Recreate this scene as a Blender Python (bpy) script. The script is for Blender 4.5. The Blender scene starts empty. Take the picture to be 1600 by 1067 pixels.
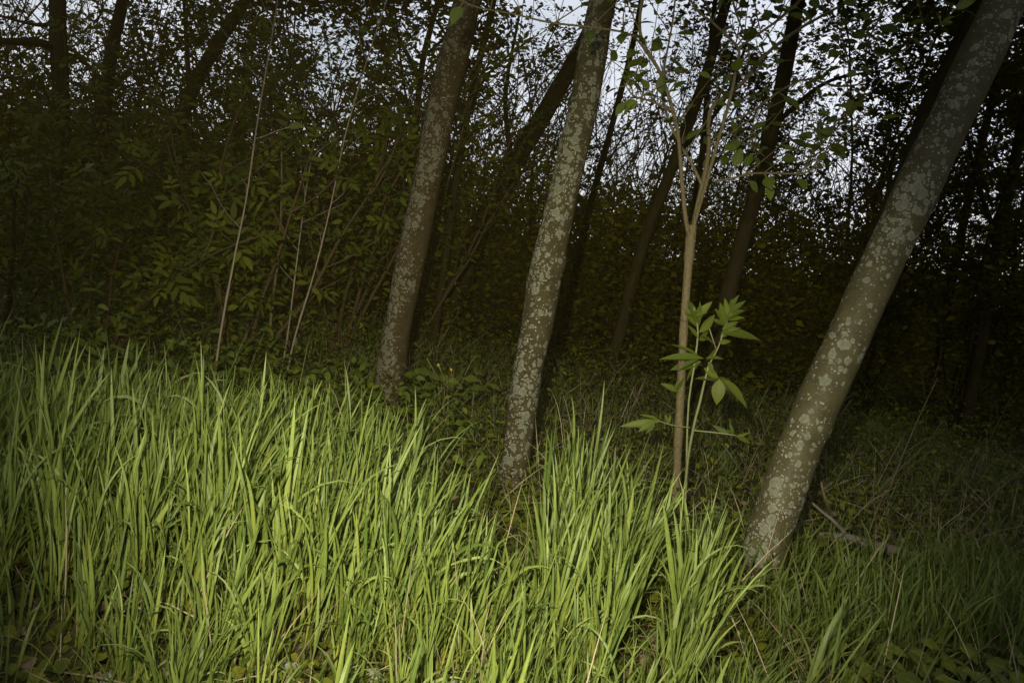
import bpy, math, random
import numpy as np
from mathutils import Vector, Matrix, noise as mnoise

random.seed(11)
rng = np.random.default_rng(11)
S = bpy.context.scene
COL = S.collection

# ------------------------------------------------------------------ camera, sky, flash, exposure
FPX, PITCH, ROLL, EYE = 1244.0, math.radians(8), math.radians(10), 1.0
F3 = np.array([0, math.cos(PITCH), -math.sin(PITCH)])
R0 = np.array([1.0, 0, 0]); U0 = np.array([0, math.sin(PITCH), math.cos(PITCH)])
R3 = math.cos(ROLL) * R0 + math.sin(ROLL) * U0
U3 = -math.sin(ROLL) * R0 + math.cos(ROLL) * U0
C3 = np.array([0, 0, EYE])
cam_d = bpy.data.cameras.new('camera'); cam_d.lens = 28.0; cam_d.sensor_width = 36.0
cam_d.clip_start = 0.05; cam_d.clip_end = 3000
cam = bpy.data.objects.new('camera', cam_d); COL.objects.link(cam)
cam.matrix_world = Matrix(((R3[0], U3[0], -F3[0], 0), (R3[1], U3[1], -F3[1], 0), (R3[2], U3[2], -F3[2], EYE), (0, 0, 0, 1)))
S.camera = cam

SUN_EL, SUN_AZ = math.radians(24), math.radians(60)     # an afternoon sun veiled by thin cloud beyond the wood
world = bpy.data.worlds.new('World'); S.world = world; world.use_nodes = True
wn = world.node_tree.nodes; wl = world.node_tree.links
bg = wn['Background']; bg.inputs['Strength'].default_value = 0.086
sky = wn.new('ShaderNodeTexSky'); sky.sky_type = 'NISHITA'; sky.sun_disc = False
sky.sun_elevation = SUN_EL; sky.sun_rotation = SUN_AZ
sky.air_density = 1.0; sky.dust_density = 1.0; sky.ozone_density = 1.0
wtc = wn.new('ShaderNodeTexCoord'); wns = wn.new('ShaderNodeTexNoise'); wns.inputs['Scale'].default_value = 4.5; wns.inputs['Detail'].default_value = 6
wl.new(wtc.outputs['Generated'], wns.inputs['Vector'])
wr = wn.new('ShaderNodeMapRange'); wr.inputs['From Min'].default_value = 0.35; wr.inputs['From Max'].default_value = 0.7; wr.inputs['To Min'].default_value = 0.45; wr.inputs['To Max'].default_value = 0.95
wl.new(wns.outputs['Fac'], wr.inputs['Value'])
wmx = wn.new('ShaderNodeMix'); wmx.data_type = 'RGBA'; wmx.inputs['B'].default_value = (11.2, 11.5, 12.5, 1)      # thin cloud
wl.new(wr.outputs['Result'], wmx.inputs['Factor']); wl.new(sky.outputs['Color'], wmx.inputs['A']); wl.new(wmx.outputs['Result'], bg.inputs['Color'])
sun_d = bpy.data.lights.new('sun', 'SUN'); sun_d.energy = 0.02; sun_d.angle = math.radians(12); sun_d.color = (1.0, 0.9, 0.78)
sun = bpy.data.objects.new('sun', sun_d); COL.objects.link(sun)
sdir = Vector((math.sin(SUN_AZ) * math.cos(SUN_EL), math.cos(SUN_AZ) * math.cos(SUN_EL), math.sin(SUN_EL)))
sun.rotation_euler = sdir.to_track_quat('Z', 'Y').to_euler()
# the photographer's flash: held above and a little left of the lens
fl_d = bpy.data.lights.new('camera_flash', 'SPOT'); fl_d.energy = 700; fl_d.shadow_soft_size = 0.018
fl_d.spot_size = math.radians(70); fl_d.spot_blend = 1.0; fl_d.color = (1.0, 0.93, 0.72)
flash = bpy.data.objects.new('camera_flash', fl_d); COL.objects.link(flash)
fpos = C3 - 0.10 * R3 + 0.20 * U3 - 0.03 * F3
flash.location = fpos
fdir = F3 + (815 - 800) / FPX * R3 - (720 - 533.5) / FPX * U3
flash.rotation_euler = Vector(-fdir).to_track_quat('Z', 'Y').to_euler()
vs = S.view_settings; vs.view_transform = 'Standard'; vs.look = 'None'; vs.gamma = 1.0; vs.use_curve_mapping = False; vs.exposure = 0.0
S.render.engine = 'CYCLES'; S.cycles.use_denoising = True; S.cycles.use_adaptive_sampling = True; S.cycles.adaptive_threshold = 0.025
S.cycles.max_bounces = 4; S.cycles.diffuse_bounces = 2; S.cycles.glossy_bounces = 2; S.cycles.transmission_bounces = 2; S.cycles.transparent_max_bounces = 4
S.render.filter_size = 1.2

def ray(px, py):
    return F3 + (px - 800) / FPX * R3 - (py - 533.5) / FPX * U3
def at(px, py, Y):                      # the point seen at a pixel that lies Y metres into the wood
    d = ray(px, py); return C3 + Y / d[1] * d
def hz(x, y):                           # height of the forest floor
    x = np.asarray(x, float); y = np.asarray(y, float)
    return 0.025 * np.sin(1.9 * x + 0.7) * np.cos(1.6 * y) + 0.05 * np.sin(0.55 * x - 0.4 * y) - 0.02
def on_ground(px, py):
    d = ray(px, py); z = 0.0
    for _ in range(6):
        q = C3 + (z - EYE) / d[2] * d; z = float(hz(q[0], q[1]))
    return q

# ------------------------------------------------------------------ materials
def mat(name):
    m = bpy.data.materials.new(name); m.use_nodes = True
    n = m.node_tree.nodes; n.clear()
    return m, n, m.node_tree.links
def leaf_mat(name, dark, light, rough=0.5, trans=0.3, tip=None, vein=0.0, spec=0.3):
    m, n, l = mat(name)
    out = n.new('ShaderNodeOutputMaterial'); p = n.new('ShaderNodeBsdfPrincipled' if spec > 0.05 else 'ShaderNodeBsdfDiffuse'); t = n.new('ShaderNodeBsdfTranslucent'); mx = n.new('ShaderNodeMixShader')
    at_ = n.new('ShaderNodeAttribute'); at_.attribute_name = 'rnd'
    oi = n.new('ShaderNodeObjectInfo')
    ad = n.new('ShaderNodeMath'); ad.operation = 'ADD'; fr = n.new('ShaderNodeMath'); fr.operation = 'FRACT'
    l.new(at_.outputs['Fac'], ad.inputs[0]); l.new(oi.outputs['Random'], ad.inputs[1]); l.new(ad.outputs[0], fr.inputs[0])
    mc = n.new('ShaderNodeMix'); mc.data_type = 'RGBA'
    mc.inputs['A'].default_value = (*dark, 1); mc.inputs['B'].default_value = (*light, 1)
    l.new(fr.outputs[0], mc.inputs['Factor'])
    col = mc.outputs['Result']
    if tip is not None:                 # the plant's own change of colour from its foot to its tip
        al = n.new('ShaderNodeAttribute'); al.attribute_name = 'along'
        rp = n.new('ShaderNodeMapRange'); rp.inputs['From Min'].default_value = 0.0; rp.inputs['From Max'].default_value = 0.35
        l.new(al.outputs['Fac'], rp.inputs['Value'])
        m2 = n.new('ShaderNodeMix'); m2.data_type = 'RGBA'; m2.inputs['A'].default_value = (*tip, 1)
        l.new(rp.outputs['Result'], m2.inputs['Factor']); l.new(col, m2.inputs['B']); col = m2.outputs['Result']
    nz = n.new('ShaderNodeTexNoise'); nz.inputs['Scale'].default_value = 60; nz.inputs['Detail'].default_value = 2
    tc = n.new('ShaderNodeTexCoord'); l.new(tc.outputs['Object'], nz.inputs['Vector'])
    hs = n.new('ShaderNodeHueSaturation'); l.new(col, hs.inputs['Color'])
    mr = n.new('ShaderNodeMapRange'); mr.inputs['To Min'].default_value = 0.72; mr.inputs['To Max'].default_value = 1.28
    l.new(nz.outputs['Fac'], mr.inputs['Value']); l.new(mr.outputs['Result'], hs.inputs['Value']); col = hs.outputs['Color']
    if vein > 0:
        ac = n.new('ShaderNodeAttribute'); ac.attribute_name = 'across'
        ab = n.new('ShaderNodeMath'); ab.operation = 'ABSOLUTE'; l.new(ac.outputs['Fac'], ab.inputs[0])
        rr = n.new('ShaderNodeMapRange'); rr.inputs['From Min'].default_value = 0.0; rr.inputs['From Max'].default_value = 0.22
        rr.inputs['To Min'].default_value = vein; rr.inputs['To Max'].default_value = 0
        l.new(ab.outputs[0], rr.inputs['Value'])
        m3 = n.new('ShaderNodeMix'); m3.data_type = 'RGBA'; m3.inputs['B'].default_value = (light[0] * 1.7, light[1] * 1.5, light[2] * 1.7, 1)
        l.new(rr.outputs['Result'], m3.inputs['Factor']); l.new(col, m3.inputs['A']); col = m3.outputs['Result']
        # fine parallel ribs
        wv = n.new('ShaderNodeMath'); wv.operation = 'MULTIPLY'; wv.inputs[1].default_value = 26.0
        sn = n.new('ShaderNodeMath'); sn.operation = 'SINE'; l.new(ac.outputs['Fac'], wv.inputs[0]); l.new(wv.outputs[0], sn.inputs[0])
        bp = n.new('ShaderNodeBump'); bp.inputs['Strength'].default_value = 0.25; bp.inputs['Distance'].default_value = 0.0006
        l.new(sn.outputs[0], bp.inputs['Height']); l.new(bp.outputs['Normal'], p.inputs['Normal'])
    l.new(col, p.inputs[0]); l.new(col, t.inputs['Color'])
    if spec > 0.05: p.inputs['Roughness'].default_value = rough; p.inputs['Specular IOR Level'].default_value = spec
    mx.inputs[0].default_value = trans
    l.new(p.outputs[0], mx.inputs[1]); l.new(t.outputs[0], mx.inputs[2]); l.new(mx.outputs[0], out.inputs[0])
    return m
def bark_mat(name, c1, c2, rough=0.8, scale=30, stretch=0.25, bump=0.4, spec=0.25):
    m, n, l = mat(name)
    out = n.new('ShaderNodeOutputMaterial'); p = n.new('ShaderNodeBsdfPrincipled')
    tc = n.new('ShaderNodeTexCoord'); mp = n.new('ShaderNodeMapping'); mp.inputs['Scale'].default_value = (1, 1, stretch)
    nz = n.new('ShaderNodeTexNoise'); nz.inputs['Scale'].default_value = scale; nz.inputs['Detail'].default_value = 8; nz.inputs['Roughness'].default_value = 0.65
    l.new(tc.outputs['Object'], mp.inputs[0]); l.new(mp.outputs[0], nz.inputs['Vector'])
    cr = n.new('ShaderNodeValToRGB'); cr.color_ramp.elements[0].color = (*c1, 1); cr.color_ramp.elements[1].color = (*c2, 1)
    cr.color_ramp.elements[0].position = 0.3; cr.color_ramp.elements[1].position = 0.7
    l.new(nz.outputs['Fac'], cr.inputs[0]); l.new(cr.outputs[0], p.inputs['Base Color'])
    bp = n.new('ShaderNodeBump'); bp.inputs['Strength'].default_value = bump; bp.inputs['Distance'].default_value = 0.01
    l.new(nz.outputs['Fac'], bp.inputs['Height']); l.new(bp.outputs[0], p.inputs['Normal'])
    p.inputs['Roughness'].default_value = rough; p.inputs['Specular IOR Level'].default_value = spec
    l.new(p.outputs[0], out.inputs[0])
    return m
def lichen_bark(name, c1, c2, rough, amount, seed, side=-1.0, spec=0.0, lich=(0.36, 0.37, 0.28)):
    """smooth young bark with round crusts of grey lichen: three sizes, lobed edges, paler rims"""
    m, n, l = mat(name)
    def N(t, **k):
        x = n.new(t)
        for a, b in k.items(): setattr(x, a, b)
        return x
    def math_(op, a, b=None, clamp=False):
        x = N('ShaderNodeMath', operation=op, use_clamp=clamp)
        for i, v in enumerate((a, b)):
            if v is None: continue
            if isinstance(v, (int, float)): x.inputs[i].default_value = v
            else: l.new(v, x.inputs[i])
        return x.outputs[0]
    out = N('ShaderNodeOutputMaterial'); p = N('ShaderNodeBsdfDiffuse'); gl = N('ShaderNodeBsdfGlossy'); sm = N('ShaderNodeMixShader'); tc = N('ShaderNodeTexCoord')
    off = N('ShaderNodeVectorMath', operation='ADD'); off.inputs[1].default_value = (seed * 3.1, seed * 1.7, seed * 5.3)
    l.new(tc.outputs['Object'], off.inputs[0]); co = off.outputs[0]
    nd = N('ShaderNodeTexNoise'); nd.inputs['Scale'].default_value = 48; nd.inputs['Detail'].default_value = 6; nd.inputs['Roughness'].default_value = 0.65
    l.new(co, nd.inputs['Vector'])
    sc_ = N('ShaderNodeVectorMath', operation='SCALE'); sc_.inputs['Scale'].default_value = 0.024
    l.new(nd.outputs['Color'], sc_.inputs[0])
    ad = N('ShaderNodeVectorMath', operation='ADD'); l.new(co, ad.inputs[0]); l.new(sc_.outputs[0], ad.inputs[1]); wob = ad.outputs[0]
    # where the crusts gather: large patches, more on the weather side
    big = N('ShaderNodeTexNoise'); big.inputs['Scale'].default_value = 4.0; big.inputs['Detail'].default_value = 2; l.new(co, big.inputs['Vector'])
    ud = N('ShaderNodeAttribute'); ud.attribute_name = 'around'
    dens = math_('ADD', math_('ADD', math_('MULTIPLY', big.outputs['Fac'], 1.9), -0.45), math_('MULTIPLY', math_('SUBTRACT', 0.45, math_('ABSOLUTE', math_('SUBTRACT', ud.outputs['Fac'], 0.4 * side))), 0.34))
    masks = []; rims = []
    for scale, rmax, bias in ((24, 0.62, -0.02), (42, 0.58, 0.02), (90, 0.50, 0.05)):
        v = N('ShaderNodeTexVoronoi', feature='F1'); v.inputs['Scale'].default_value = scale; v.inputs['Randomness'].default_value = 1.0
        l.new(wob, v.inputs['Vector'])
        sep = N('ShaderNodeSeparateColor'); l.new(v.outputs['Color'], sep.inputs[0])
        # radius per crust; none where the patch map is low
        gate = math_('SUBTRACT', math_('ADD', dens, amount + bias), math_('MULTIPLY', sep.outputs[0], 0.62))
        gate = math_('MULTIPLY', gate, 5.0, True)
        rad = math_('MULTIPLY', math_('ADD', math_('MULTIPLY', sep.outputs[1], 0.6), 0.4), rmax)
        rad = math_('MULTIPLY', rad, gate)
        d = math_('SUBTRACT', rad, v.outputs['Distance'])
        masks.append(math_('MULTIPLY', d, 9.0, True))
        rims.append(math_('MULTIPLY', math_('SUBTRACT', 0.22, d), 4.0, True))
    mk = math_('MAXIMUM', math_('MAXIMUM', masks[0], masks[1]), masks[2])
    nz = N('ShaderNodeTexNoise'); nz.inputs['Scale'].default_value = 16; nz.inputs['Detail'].default_value = 9; nz.inputs['Roughness'].default_value = 0.7
    l.new(co, nz.inputs['Vector'])
    cr = N('ShaderNodeValToRGB'); cr.color_ramp.elements[0].color = (*c1, 1); cr.color_ramp.elements[1].color = (*c2, 1)
    cr.color_ramp.elements[0].position = 0.3; cr.color_ramp.elements[1].position = 0.72
    l.new(nz.outputs['Fac'], cr.inputs[0])
    # small horizontal pores of the bark
    mp = N('ShaderNodeMapping'); mp.inputs['Scale'].default_value = (60, 60, 230); l.new(co, mp.inputs[0])
    po = N('ShaderNodeTexNoise'); po.inputs['Scale'].default_value = 1.0; po.inputs['Detail'].default_value = 2; l.new(mp.outputs[0], po.inputs['Vector'])
    pm = math_('MULTIPLY', math_('SUBTRACT', po.outputs['Fac'], 0.6), 4.0, True)
    mb = N('ShaderNodeMix', data_type='RGBA'); l.new(pm, mb.inputs['Factor']); l.new(cr.outputs[0], mb.inputs['A']); mb.inputs['B'].default_value = (c2[0] * 1.6, c2[1] * 1.5, c2[2] * 1.4, 1)
    # lichen colour
    ln = N('ShaderNodeTexNoise'); ln.inputs['Scale'].default_value = 130; ln.inputs['Detail'].default_value = 4; l.new(co, ln.inputs['Vector'])
    lc = N('ShaderNodeMix', data_type='RGBA'); lc.inputs['A'].default_value = (lich[0] * 0.38, lich[1] * 0.40, lich[2] * 0.38, 1); lc.inputs['B'].default_value = (*lich, 1)
    lf = math_('SUBTRACT', math_('ADD', math_('MULTIPLY', ln.outputs['Fac'], 1.3), math_('MULTIPLY', math_('MULTIPLY', rims[0], rims[1]), 0.75)), 0.55, True)
    l.new(lf, lc.inputs['Factor'])
    fin = N('ShaderNodeMix', data_type='RGBA'); l.new(math_('MULTIPLY', mk, math_('ADD', 0.35, math_('MULTIPLY', nz.outputs['Fac'], 0.85)), True), fin.inputs['Factor']); l.new(mb.outputs['Result'], fin.inputs['A']); l.new(lc.outputs['Result'], fin.inputs['B'])
    l.new(fin.outputs['Result'], p.inputs['Color'])
    rg = N('ShaderNodeMapRange'); rg.inputs['To Min'].default_value = rough; rg.inputs['To Max'].default_value = 0.9; l.new(mk, rg.inputs['Value']); l.new(rg.outputs['Result'], gl.inputs['Roughness'])
    h = math_('ADD', math_('MULTIPLY', mk, 0.35), math_('ADD', math_('MULTIPLY', nz.outputs['Fac'], 1.0), math_('MULTIPLY', ln.outputs['Fac'], 0.18)))
    bp = N('ShaderNodeBump'); bp.inputs['Strength'].default_value = 0.8; bp.inputs['Distance'].default_value = 0.006
    l.new(h, bp.inputs['Height']); l.new(bp.outputs[0], p.inputs['Normal']); l.new(bp.outputs[0], gl.inputs['Normal'])
    sm.inputs[0].default_value = spec; l.new(p.outputs[0], sm.inputs[1]); l.new(gl.outputs[0], sm.inputs[2]); l.new(sm.outputs[0], out.inputs[0])
    return m

M = {}
M['grass'] = leaf_mat('tall_grass_blade', (0.068, 0.110, 0.019), (0.180, 0.223, 0.042), 0.46, 0.28, tip=(0.17, 0.19, 0.03), vein=0.30, spec=0.45)
M['lowgrass'] = leaf_mat('low_grass_blade', (0.055, 0.085, 0.012), (0.13, 0.16, 0.028), 0.5, 0.3, tip=(0.12, 0.11, 0.03), vein=0.15)
M['culm'] = leaf_mat('grass_culm', (0.13, 0.15, 0.025), (0.22, 0.22, 0.04), 0.4, 0.15, vein=0.2, spec=0.5)
M['straw'] = leaf_mat('dead_straw', (0.17, 0.13, 0.07), (0.33, 0.27, 0.17), 0.7, 0.15)
M['litter'] = leaf_mat('leaf_litter', (0.06, 0.042, 0.022), (0.16, 0.115, 0.065), 0.8, 0.1)
M['herb'] = leaf_mat('herb_leaf', (0.042, 0.054, 0.005), (0.115, 0.118, 0.012), 0.6, 0.3, spec=0.12)
M['herb2'] = leaf_mat('nettle_leaf', (0.045, 0.068, 0.008), (0.10, 0.125, 0.016), 0.55, 0.3, spec=0.15)
M['elder'] = leaf_mat('elder_leaf', (0.030, 0.042, 0.004), (0.088, 0.096, 0.008), 0.6, 0.3, spec=0.07)
M['sapleaf'] = leaf_mat('sapling_leaf', (0.036, 0.060, 0.006), (0.09, 0.115, 0.013), 0.5, 0.35, spec=0.2, vein=0.25)
M['young'] = leaf_mat('young_leaf', (0.10, 0.14, 0.02), (0.17, 0.21, 0.03), 0.45, 0.35)
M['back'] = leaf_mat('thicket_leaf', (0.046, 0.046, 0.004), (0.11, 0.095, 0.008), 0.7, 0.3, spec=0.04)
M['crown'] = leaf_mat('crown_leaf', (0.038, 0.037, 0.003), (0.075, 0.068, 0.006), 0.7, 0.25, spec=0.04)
M['bramble'] = leaf_mat('bramble_leaf', (0.060, 0.080, 0.009), (0.14, 0.150, 0.016), 0.55, 0.3, spec=0.15, vein=0.35)
M['stem'] = leaf_mat('green_stem', (0.12, 0.13, 0.05), (0.17, 0.17, 0.07), 0.5, 0.0)
M['flower_y'] = leaf_mat('yellow_petal', (0.40, 0.24, 0.01), (0.5, 0.31, 0.015), 0.5, 0.3)
M['flower_p'] = leaf_mat('mauve_petal', (0.22, 0.16, 0.34), (0.36, 0.30, 0.46), 0.5, 0.3)
M['pale_leaf'] = leaf_mat('hoary_leaf', (0.13, 0.15, 0.09), (0.22, 0.23, 0.16), 0.6, 0.25)
M['bark_dark'] = bark_mat('dark_bark', (0.019, 0.015, 0.006), (0.038, 0.031, 0.012), spec=0.0)
M['bark_twig'] = bark_mat('twig_bark', (0.035, 0.025, 0.011), (0.075, 0.054, 0.026), scale=80, spec=0.0)
M['bark_sap'] = bark_mat('sapling_bark', (0.052, 0.041, 0.017), (0.130, 0.103, 0.048), 0.7, 120, 0.4, 0.6)
M['cane'] = bark_mat('pale_cane', (0.10, 0.078, 0.050), (0.19, 0.15, 0.10), 0.5, 60, 0.2, 0.2)
M['deadwood'] = bark_mat('dead_wood', (0.07, 0.058, 0.04), (0.15, 0.13, 0.095), 0.85, 22, 0.5, 0.6)
M['lich1'] = lichen_bark('lichen_bark_brown', (0.023, 0.0178, 0.008), (0.047, 0.037, 0.017), 0.6, 0.02, 1.0, -1.0, lich=(0.19, 0.18, 0.125))
M['lich2'] = lichen_bark('lichen_bark_crusted', (0.024, 0.020, 0.0095), (0.050, 0.042, 0.021), 0.58, -0.02, 2.3, -1.0, lich=(0.225, 0.23, 0.165))
M['lich3'] = lichen_bark('lichen_bark_olive', (0.034, 0.030, 0.013), (0.066, 0.058, 0.026), 0.5, -0.16, 4.6, -1.0, spec=0.012, lich=(0.27, 0.27, 0.195))
def soil_mat():
    m, n, l = mat('forest_soil')
    out = n.new('ShaderNodeOutputMaterial'); p = n.new('ShaderNodeBsdfPrincipled'); tc = n.new('ShaderNodeTexCoord')
    a = n.new('ShaderNodeTexNoise'); a.inputs['Scale'].default_value = 26; a.inputs['Detail'].default_value = 9; l.new(tc.outputs['Object'], a.inputs['Vector'])
    b = n.new('ShaderNodeTexNoise'); b.inputs['Scale'].default_value = 2.2; b.inputs['Detail'].default_value = 4; l.new(tc.outputs['Object'], b.inputs['Vector'])
    cr = n.new('ShaderNodeValToRGB'); cr.color_ramp.elements[0].color = (0.022, 0.016, 0.007, 1); cr.color_ramp.elements[1].color = (0.080, 0.060, 0.028, 1)
    cr.color_ramp.elements[0].position = 0.32; cr.color_ramp.elements[1].position = 0.7
    l.new(a.outputs['Fac'], cr.inputs[0])
    mx = n.new('ShaderNodeMix'); mx.data_type = 'RGBA'; mx.inputs['B'].default_value = (0.034, 0.040, 0.012, 1)
    l.new(b.outputs['Fac'], mx.inputs['Factor']); l.new(cr.outputs[0], mx.inputs['A']); l.new(mx.outputs['Result'], p.inputs['Base Color'])
    bp = n.new('ShaderNodeBump'); bp.inputs['Distance'].default_value = 0.02; l.new(a.outputs['Fac'], bp.inputs['Height']); l.new(bp.outputs[0], p.inputs['Normal'])
    p.inputs['Roughness'].default_value = 1.0; p.inputs['Specular IOR Level'].default_value = 0.0
    l.new(p.outputs[0], out.inputs[0]); return m
M['soil'] = soil_mat()

# ------------------------------------------------------------------ mesh helpers
def tag(o, label=None, cat=None, group=None, kind=None):
    if label: o['label'] = label
    if cat: o['category'] = cat
    if group: o['group'] = group
    if kind: o['kind'] = kind
    return o
def root(name, loc, label, cat, group=None):
    o = bpy.data.objects.new(name, None); o.empty_display_size = 0.1; COL.objects.link(o); o.location = Vector(loc)
    return tag(o, label, cat, group)
def np_mesh(name, V, faces, attrs=None, smooth=True):
    """faces: (n,3) or (n,4) array, or a list of such arrays"""
    me = bpy.data.meshes.new(name)
    V = np.asarray(V, np.float32).reshape(-1, 3)
    fl = faces if isinstance(faces, list) else [faces]
    fl = [np.asarray(f, np.int32) for f in fl if len(f)]
    me.vertices.add(len(V)); me.vertices.foreach_set('co', V.ravel())
    loops = np.concatenate([f.ravel() for f in fl]); tot = np.concatenate([np.full(len(f), f.shape[1], np.int32) for f in fl])
    start = np.concatenate([[0], np.cumsum(tot)[:-1]]).astype(np.int32)
    me.loops.add(len(loops)); me.loops.foreach_set('vertex_index', loops)
    me.polygons.add(len(tot)); me.polygons.foreach_set('loop_start', start); me.polygons.foreach_set('loop_total', tot)
    if smooth: me.polygons.foreach_set('use_smooth', np.ones(len(tot), bool))
    for k, a in (attrs or {}).items():
        at_ = me.attributes.new(k, 'FLOAT', 'POINT'); at_.data.foreach_set('value', np.asarray(a, np.float32).ravel())
    me.update(calc_edges=True)
    return me
def link(name, me, material=None, parent=None, loc=None):
    if material is not None and not me.materials: me.materials.append(material)
    o = bpy.data.objects.new(name, me); COL.objects.link(o)
    if parent is not None: o.parent = parent
    if loc is not None: o.location = Vector(loc)
    return o
def unit(v):
    v = np.asarray(v, float); return v / (np.linalg.norm(v, axis=-1, keepdims=True) + 1e-12)
class MB:
    """collects tubes into one mesh"""
    def __init__(s): s.V = []; s.Q = []; s.T = []; s.n = 0
    def tube(s, pts, rad, k=6):
        pts = np.asarray(pts, float); m = len(pts); rad = np.broadcast_to(np.asarray(rad, float), (m,))
        t = unit(np.gradient(pts, axis=0)); ref = np.array([0.31, 0.95, 0.0]) if abs(t[0][2]) > 0.5 else np.array([0, 0, 1.0])
        a = unit(np.cross(t, ref)); b = np.cross(t, a)
        th = np.arange(k) * 2 * np.pi / k
        ring = pts[:, None] + rad[:, None, None] * (np.cos(th)[None, :, None] * a[:, None] + np.sin(th)[None, :, None] * b[:, None])
        s.V.append(ring.reshape(-1, 3))
        i = np.arange(m - 1)[:, None] * k; j = np.arange(k)[None]; j2 = (j + 1) % k
        q = np.stack([i + j, i + j2, i + k + j2, i + k + j], -1).reshape(-1, 4) + s.n
        s.Q.append(q); c = s.n + (m - 1) * k
        s.T.append(np.array([[c, c + x, c + x + 1] for x in range(1, k - 1)])); s.n += m * k
        return s
    def build(s, name, material, parent=None):
        V = np.concatenate(s.V)
        if parent is not None: V = V - np.array(parent.parent.location if parent.parent else parent.location)
        return link(name, np_mesh(name, V, [np.concatenate(s.Q), np.concatenate(s.T)]), material, parent)
def smooth_path(pts, n):
    """Catmull-Rom through rows of any width"""
    p = np.asarray(pts, float); p = np.vstack([2 * p[0] - p[1], p, 2 * p[-1] - p[-2]]); m = len(p) - 3
    out = []
    for u in np.linspace(0, m - 1e-6, n):
        i = int(u); t = u - i; a, b, c, d = p[i:i + 4]
        out.append(0.5 * (2 * b + (c - a) * t + (2 * a - 5 * b + 4 * c - d) * t * t + (3 * b - a - 3 * c + d) * t ** 3))
    return np.array(out)
# leaf templates: columns are along, side, up; the leaf is one unit long
def leaf_template(w, st=3, fold=0.12, droop=0.18, peak=0.42):
    V = [(0, 0, 0)]; A = [0]; X = [0]; Fq = []; Ft = []
    us = [(i + 1) / (st + 1) for i in range(st)]
    for u in us:
        g = math.sin(math.pi / 2 * u / peak) ** 0.85 if u < peak else math.cos(math.pi / 2 * (u - peak) / (1 - peak)) ** 0.95
        h = w * 0.5 * min(1, g); z = -droop * u * u
        V += [(u, -h, z + fold * h * 2), (u, 0, z), (u, h, z + fold * h * 2)]; A += [u] * 3; X += [-1, 0, 1]
    V.append((1, 0, -droop)); A.append(1); X.append(0); e = len(V) - 1
    Ft += [(0, 2, 1), (0, 3, 2)]
    for i in range(st - 1):
        b = 1 + 3 * i; Fq += [(b, b + 1, b + 4, b + 3), (b + 1, b + 2, b + 5, b + 4)]
    b = 1 + 3 * (st - 1); Ft += [(b, b + 1, e), (b + 1, b + 2, e)]
    return np.array(V, float), np.array(Fq, int).reshape(-1, 4), np.array(Ft, int), np.array(A), np.array(X)
def rhomb_template(w):
    V = np.array([(0, 0, 0), (0.42, -w / 2, 0.06), (1, 0, -0.1), (0.42, w / 2, 0.06)], float)
    return V, np.array([(0, 1, 2, 3)]), np.zeros((0, 3), int), np.array([0, .4, 1, .4]), np.array([0, -1, 0, 1])
def compound_template(pairs=2, w=0.36, stalk=True):
    """a compound leaf: leaflets in pairs and one at the end"""
    lv, lq, lt, la, lx = leaf_template(w, 3, 0.12, 0.26)
    V = []; Q = []; T = []; n = 0
    def put(o, ang, sc, dz):
        nonlocal n
        c, s_ = math.cos(ang), math.sin(ang)
        v = lv * sc; v = np.stack([o[0] + v[:, 0] * c - v[:, 1] * s_, o[1] + v[:, 0] * s_ + v[:, 1] * c, o[2] + v[:, 2] + dz * lv[:, 0]], -1)
        V.append(v); Q.append(lq + n); T.append(lt + n); n += len(v)
    for i in range(pairs):
        u = 0.28 + 0.26 * i
        for sg in (-1, 1): put((u, 0, -0.12 * u * u), sg * math.radians(62 - 10 * i), 0.44, -0.06)
    put((0.28 + 0.26 * (pairs - 1) + 0.14, 0, -0.09), 0, 0.5, -0.1)
    r = 0.011; e = 0.28 + 0.26 * (pairs - 1) + 0.16
    sv = np.array([(0, -r, 0), (0, r, 0), (0, 0, -r * 1.6), (e, -r * .6, -0.09), (e, r * .6, -0.09), (e, 0, -0.1)])
    V.append(sv); Q.append(np.array([(0, 1, 4, 3), (1, 2, 5, 4), (2, 0, 3, 5)]) + n); n += 6
    V = np.concatenate(V)
    return V, np.concatenate(Q), np.concatenate(T), np.clip(V[:, 0], 0, 1), V[:, 1]
def frames(d, up):
    d = unit(d); s_ = unit(np.cross(up, d)); n_ = np.cross(d, s_); return d, s_, n_
def scatter_mesh(name, tpl, pos, d, up, length, rnd=None, wscale=None):
    V0, Q0, T0, A0, X0 = tpl; n = len(pos); k = len(V0)
    d, s_, u_ = frames(d, up); length = np.asarray(length, float)[:, None, None]
    ws = 1.0 if wscale is None else np.asarray(wscale)[:, None, None]
    V = pos[:, None] + length * (V0[None, :, 0:1] * d[:, None] + ws * V0[None, :, 1:2] * s_[:, None] + V0[None, :, 2:3] * u_[:, None])
    base = (np.arange(n) * k)[:, None, None]
    fs = [(Q0[None] + base).reshape(-1, 4)] if len(Q0) else []
    if len(T0): fs.append((T0[None] + base).reshape(-1, 3))
    if rnd is None: rnd = rng.random(n)
    return np_mesh(name, V.reshape(-1, 3), fs, {'rnd': np.repeat(rnd, k), 'along': np.tile(A0, n), 'across': np.tile(X0, n)})
def rdir(n, zlo=-1, zhi=1):
    z = rng.uniform(zlo, zhi, n); a = rng.uniform(0, 2 * np.pi, n); r = np.sqrt(np.maximum(0, 1 - z * z))
    return np.stack([r * np.cos(a), r * np.sin(a), z], -1)
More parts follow.
